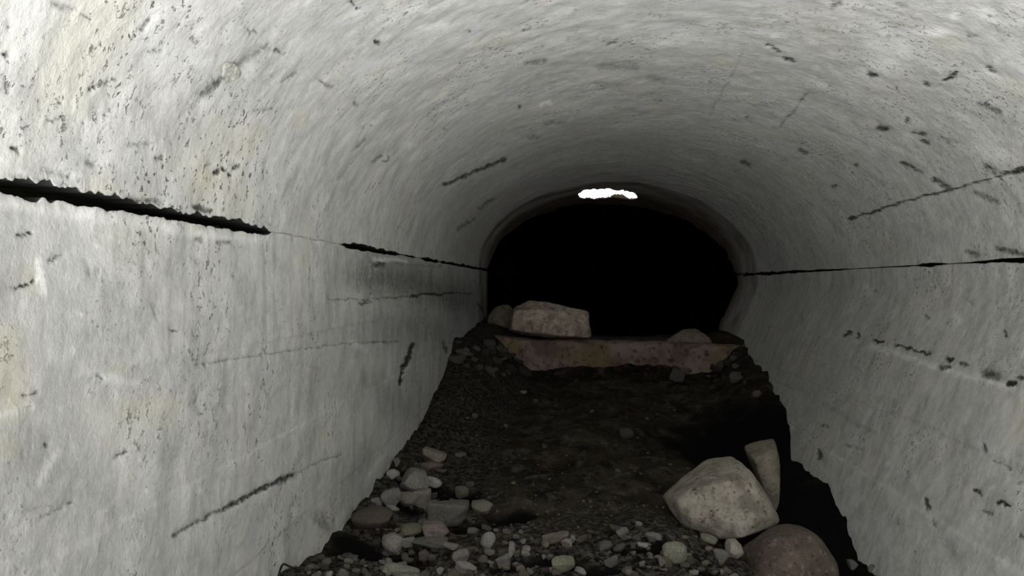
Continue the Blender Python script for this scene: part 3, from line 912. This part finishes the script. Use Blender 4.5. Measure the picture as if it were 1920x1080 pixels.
# ---- gravel nobody could count
def build_gravel():
    n = 5200
    V, Fc = [], []
    base = [(1, 0, -.2), (-.5, .87, -.2), (-.6, -.8, -.2), (.1, .05, .9), (.5, .6, .4), (-.7, .1, .45), (.4, -.7, .5)]
    bm = bmesh.new()
    for p in base: bm.verts.new(p)
    bmesh.ops.convex_hull(bm, input=bm.verts)
    bm.verts.index_update()
    bv = np.array([v.co[:] for v in bm.verts])
    bf = [[v.index for v in f.verts] for f in bm.faces]
    bm.free()
    Y = 3.0 + RNG.rand(n * 3) ** 1.4 * 7.0
    X = -1.25 + RNG.rand(n * 3) * 3.6
    dens = np.clip(1.25 - (Y - 3.2) / 3.2, .06, 1) + .35 * (X < -.5)
    dens *= .5 + .8 * (fbm(X * 2.5, Y * 2.5, 3, 3) > -.1)
    for cx, cy, rx, ry, dep in PITS:
        dens = dens * (((X - cx) / rx) ** 2 + ((Y - cy) / ry) ** 2 > .8)
    sel = (RNG.rand(n * 3) < dens * .6) & (X > -1.22) & (X < right_x((floor_z(X, Y, False) - CH) / UM) * UM - .06)
    X, Y = X[sel][:n], Y[sel][:n]
    Z = floor_z(X, Y)
    S_ = (.004 + .012 * RNG.rand(len(X)) ** 2.2)
    for i in range(len(X)):
        an = RNG.rand() * 6.28
        ca, sa = math.cos(an), math.sin(an)
        sc = S_[i] * np.array([1 + RNG.rand() * .6, 1, .6 + RNG.rand() * .4])
        q = bv * sc
        b0 = len(V)
        for p in q: V.append((X[i] + p[0] * ca - p[1] * sa, Y[i] + p[0] * sa + p[1] * ca, Z[i] + p[2] + S_[i] * .1))
        for f in bf: Fc.append([b0 + k for k in f])
    m = simple('gravel', (.02, .018, .014), (.085, .078, .066), 6)
    o = link_mesh('gravel', V, Fc, m, False)
    return tag(o, 'fine brown and grey gravel strewn over the tunnel floor', 'gravel', None, 'stuff')


build_gravel()


# ---- small things on the walls and at their foot
def build_plug():
    """round plug in the vault, an old formwork tie"""
    px, py = 432, 135
    th = np.linspace(.02, 3.1, 4000)
    x, z = arch(th)
    u, v = px - VX, VY - py
    k = np.argmin(np.abs(np.arctan2(z, x) - math.atan2(v, u)))
    a = u / x[k]
    P = Vector((x[k] * UM, YU / a, CH + z[k] * UM))
    nrm = Vector((math.cos(th[k]) / HALF * HALF, 0, -math.sin(th[k]) / RISE * HALF)).normalized()
    ax = Vector((0, 1, 0))
    bx = nrm.cross(ax)
    R = 23 * UM / a * 1.0
    prof_ = [(1.25, -.10), (1.12, .06), (1.0, .16), (.88, .18), (.78, .08), (.6, .03), (.35, .10), (.15, .14), (0.02, .14)]
    V = []
    n = 40
    for i, (r, h) in enumerate(prof_):
        for j in range(n):
            t = 2 * math.pi * j / n
            w = 1 + .07 * math.sin(3 * t + i) + .05 * math.sin(5 * t)
            p = P + (ax * math.cos(t) * 1.3 + bx * math.sin(t) * .62) * R * r * w + nrm * (R * h * .35 + .004)
            V.append(p)
    f = []
    for i in range(len(prof_) - 1):
        for j in range(n):
            f.append([i * n + j, i * n + (j + 1) % n, (i + 1) * n + (j + 1) % n, (i + 1) * n + j])
    f.append([(len(prof_) - 1) * n + j for j in range(n)])
    m = simple('pale mortar', (.22, .22, .17), (.58, .58, .53), 55)
    o = link_mesh('mortar_plug', V, f, m)
    bm = bmesh.new()
    bm.from_mesh(o.data)
    bmesh.ops.recalc_face_normals(bm, faces=bm.faces)
    bm.to_mesh(o.data)
    bm.free()
    return tag(o, 'pale round mortar plug with a raised rim set in the left side of the vault', 'plug')


build_plug()


def build_chip():
    px, py = 722, 295
    th = np.linspace(.02, 3.1, 4000)
    x, z = arch(th)
    k = np.argmin(np.abs(np.arctan2(z, x) - math.atan2(VY - py, px - VX)))
    a = (px - VX) / x[k]
    o = bpy.data.objects.new('stone_chip', proto('round', 4))
    o.location = (x[k] * UM, YU / a, CH + z[k] * UM - .004)
    s = YU / a / F
    o.scale = (9 * s, 13 * s, 8 * s)
    o.rotation_euler = (0, -.7, 0)
    o.color = (.8, .8, .76, 1)
    COL.objects.link(o)
    return tag(o, 'pale oval chip of stone embedded in the left haunch of the vault', 'stone')


build_chip()


def build_wire():
    g = ground_hit(540, 1079)
    s = g.y / F
    pts = []
    for i in range(22):
        t = math.radians(200 - 235 * i / 21)
        pts.append((math.cos(t) * 19 * s, .03 * math.sin(i * .4), 5 * s + math.sin(t) * 21 * s))
    V, f = [], []
    n = 8
    for i, p in enumerate(pts):
        p = Vector(p)
        t = (Vector(pts[min(i + 1, 21)]) - Vector(pts[max(i - 1, 0)])).normalized()
        e1 = t.cross(Vector((0, 1, 0))).normalized()
        e2 = t.cross(e1)
        for j in range(n):
            q = 2 * math.pi * j / n
            V.append(p + (e1 * math.cos(q) + e2 * math.sin(q)) * 2.0 * s)
            if i: f.append([(i - 1) * n + j, (i - 1) * n + (j + 1) % n, i * n + (j + 1) % n, i * n + j])
    f += [list(range(n)), [21 * n + j for j in range(n)][::-1]]
    o = link_mesh('wire_loop', V, f, M_WIRE)
    o.location = ((540 - VX) * s, g.y, CH + (VY - 1082) * s)
    return tag(o, 'thin black loop of wire sticking up at the foot of the left wall', 'wire')


build_wire()

# ------------------------------------------------------------------ daylight
LOWER_BOOST, SKY = 2.6, .5  # lower half made brighter than the sky to lift the vault
W = bpy.data.worlds.new('shaped daylight')
SC.world = W
W.use_nodes = True
nt = W.node_tree
nt.nodes.clear()
wo = nt.nodes.new('ShaderNodeOutputWorld')
bg = nt.nodes.new('ShaderNodeBackground')
tc = nt.nodes.new('ShaderNodeTexCoord')
sep = nt.nodes.new('ShaderNodeSeparateXYZ')
nt.links.new(tc.outputs['Generated'], sep.inputs[0])


def world_ramp(sock, a0, a1, v0, v1):
    n = nt.nodes.new('ShaderNodeMapRange')
    n.interpolation_type = 'SMOOTHSTEP'
    for i, v in enumerate((a0, a1, v0, v1)): n.inputs[i + 1].default_value = v
    nt.links.new(sep.outputs[sock], n.inputs[0])
    return n.outputs[0]


# brightness added below the horizon, plain sky above, dimming added on both sides
mu = nt.nodes.new('ShaderNodeMath')
mu.operation = 'MULTIPLY'
nt.links.new(world_ramp('Z', -.32, .06, LOWER_BOOST, SKY), mu.inputs[0])
mx = nt.nodes.new('ShaderNodeMath')
mx.operation = 'MULTIPLY'
nt.links.new(world_ramp('X', .1, .75, 1.0, .3), mx.inputs[0])
nt.links.new(world_ramp('X', -.25, -.85, 1.0, .4), mx.inputs[1])
nt.links.new(mx.outputs[0], mu.inputs[1])
bg.inputs['Color'].default_value = (1.0, 1.0, .985, 1)
nt.links.new(mu.outputs[0], bg.inputs['Strength'])
nt.links.new(bg.outputs[0], wo.inputs[0])

pl = bpy.data.lights.new('tunnel_mouth', 'AREA')  # a light portal: gives no light itself, only guides the sky's light in through the mouth
pl.shape = 'RECTANGLE'
pl.size, pl.size_y = 4.6, 4.2
pl.cycles.is_portal = True
po = bpy.data.objects.new('tunnel_mouth', pl)
po.location = (MID * UM, .36, CH - .25)
po.rotation_euler = (math.radians(90), 0, 0)
COL.objects.link(po)

# ------------------------------------------------------------------ camera
cam = bpy.data.cameras.new('camera')
cam.sensor_width = 36
cam.lens = F / 1920 * 36
cam.shift_x = -(VX - 960) / 1920
cam.shift_y = (VY - 540) / 1920
cam.clip_end = 200
co = bpy.data.objects.new('camera', cam)
co.location = (0, 0, CH)
co.rotation_euler = (math.radians(90), 0, 0)
COL.objects.link(co)
SC.camera = co

SC.view_settings.view_transform = 'Standard'
SC.view_settings.look = 'None'
SC.view_settings.gamma = 1
SC.view_settings.use_curve_mapping = False
SC.view_settings.exposure = 2.6
SC.cycles.use_denoising = True
SC.cycles.max_bounces = 8
SC.cycles.diffuse_bounces = 6
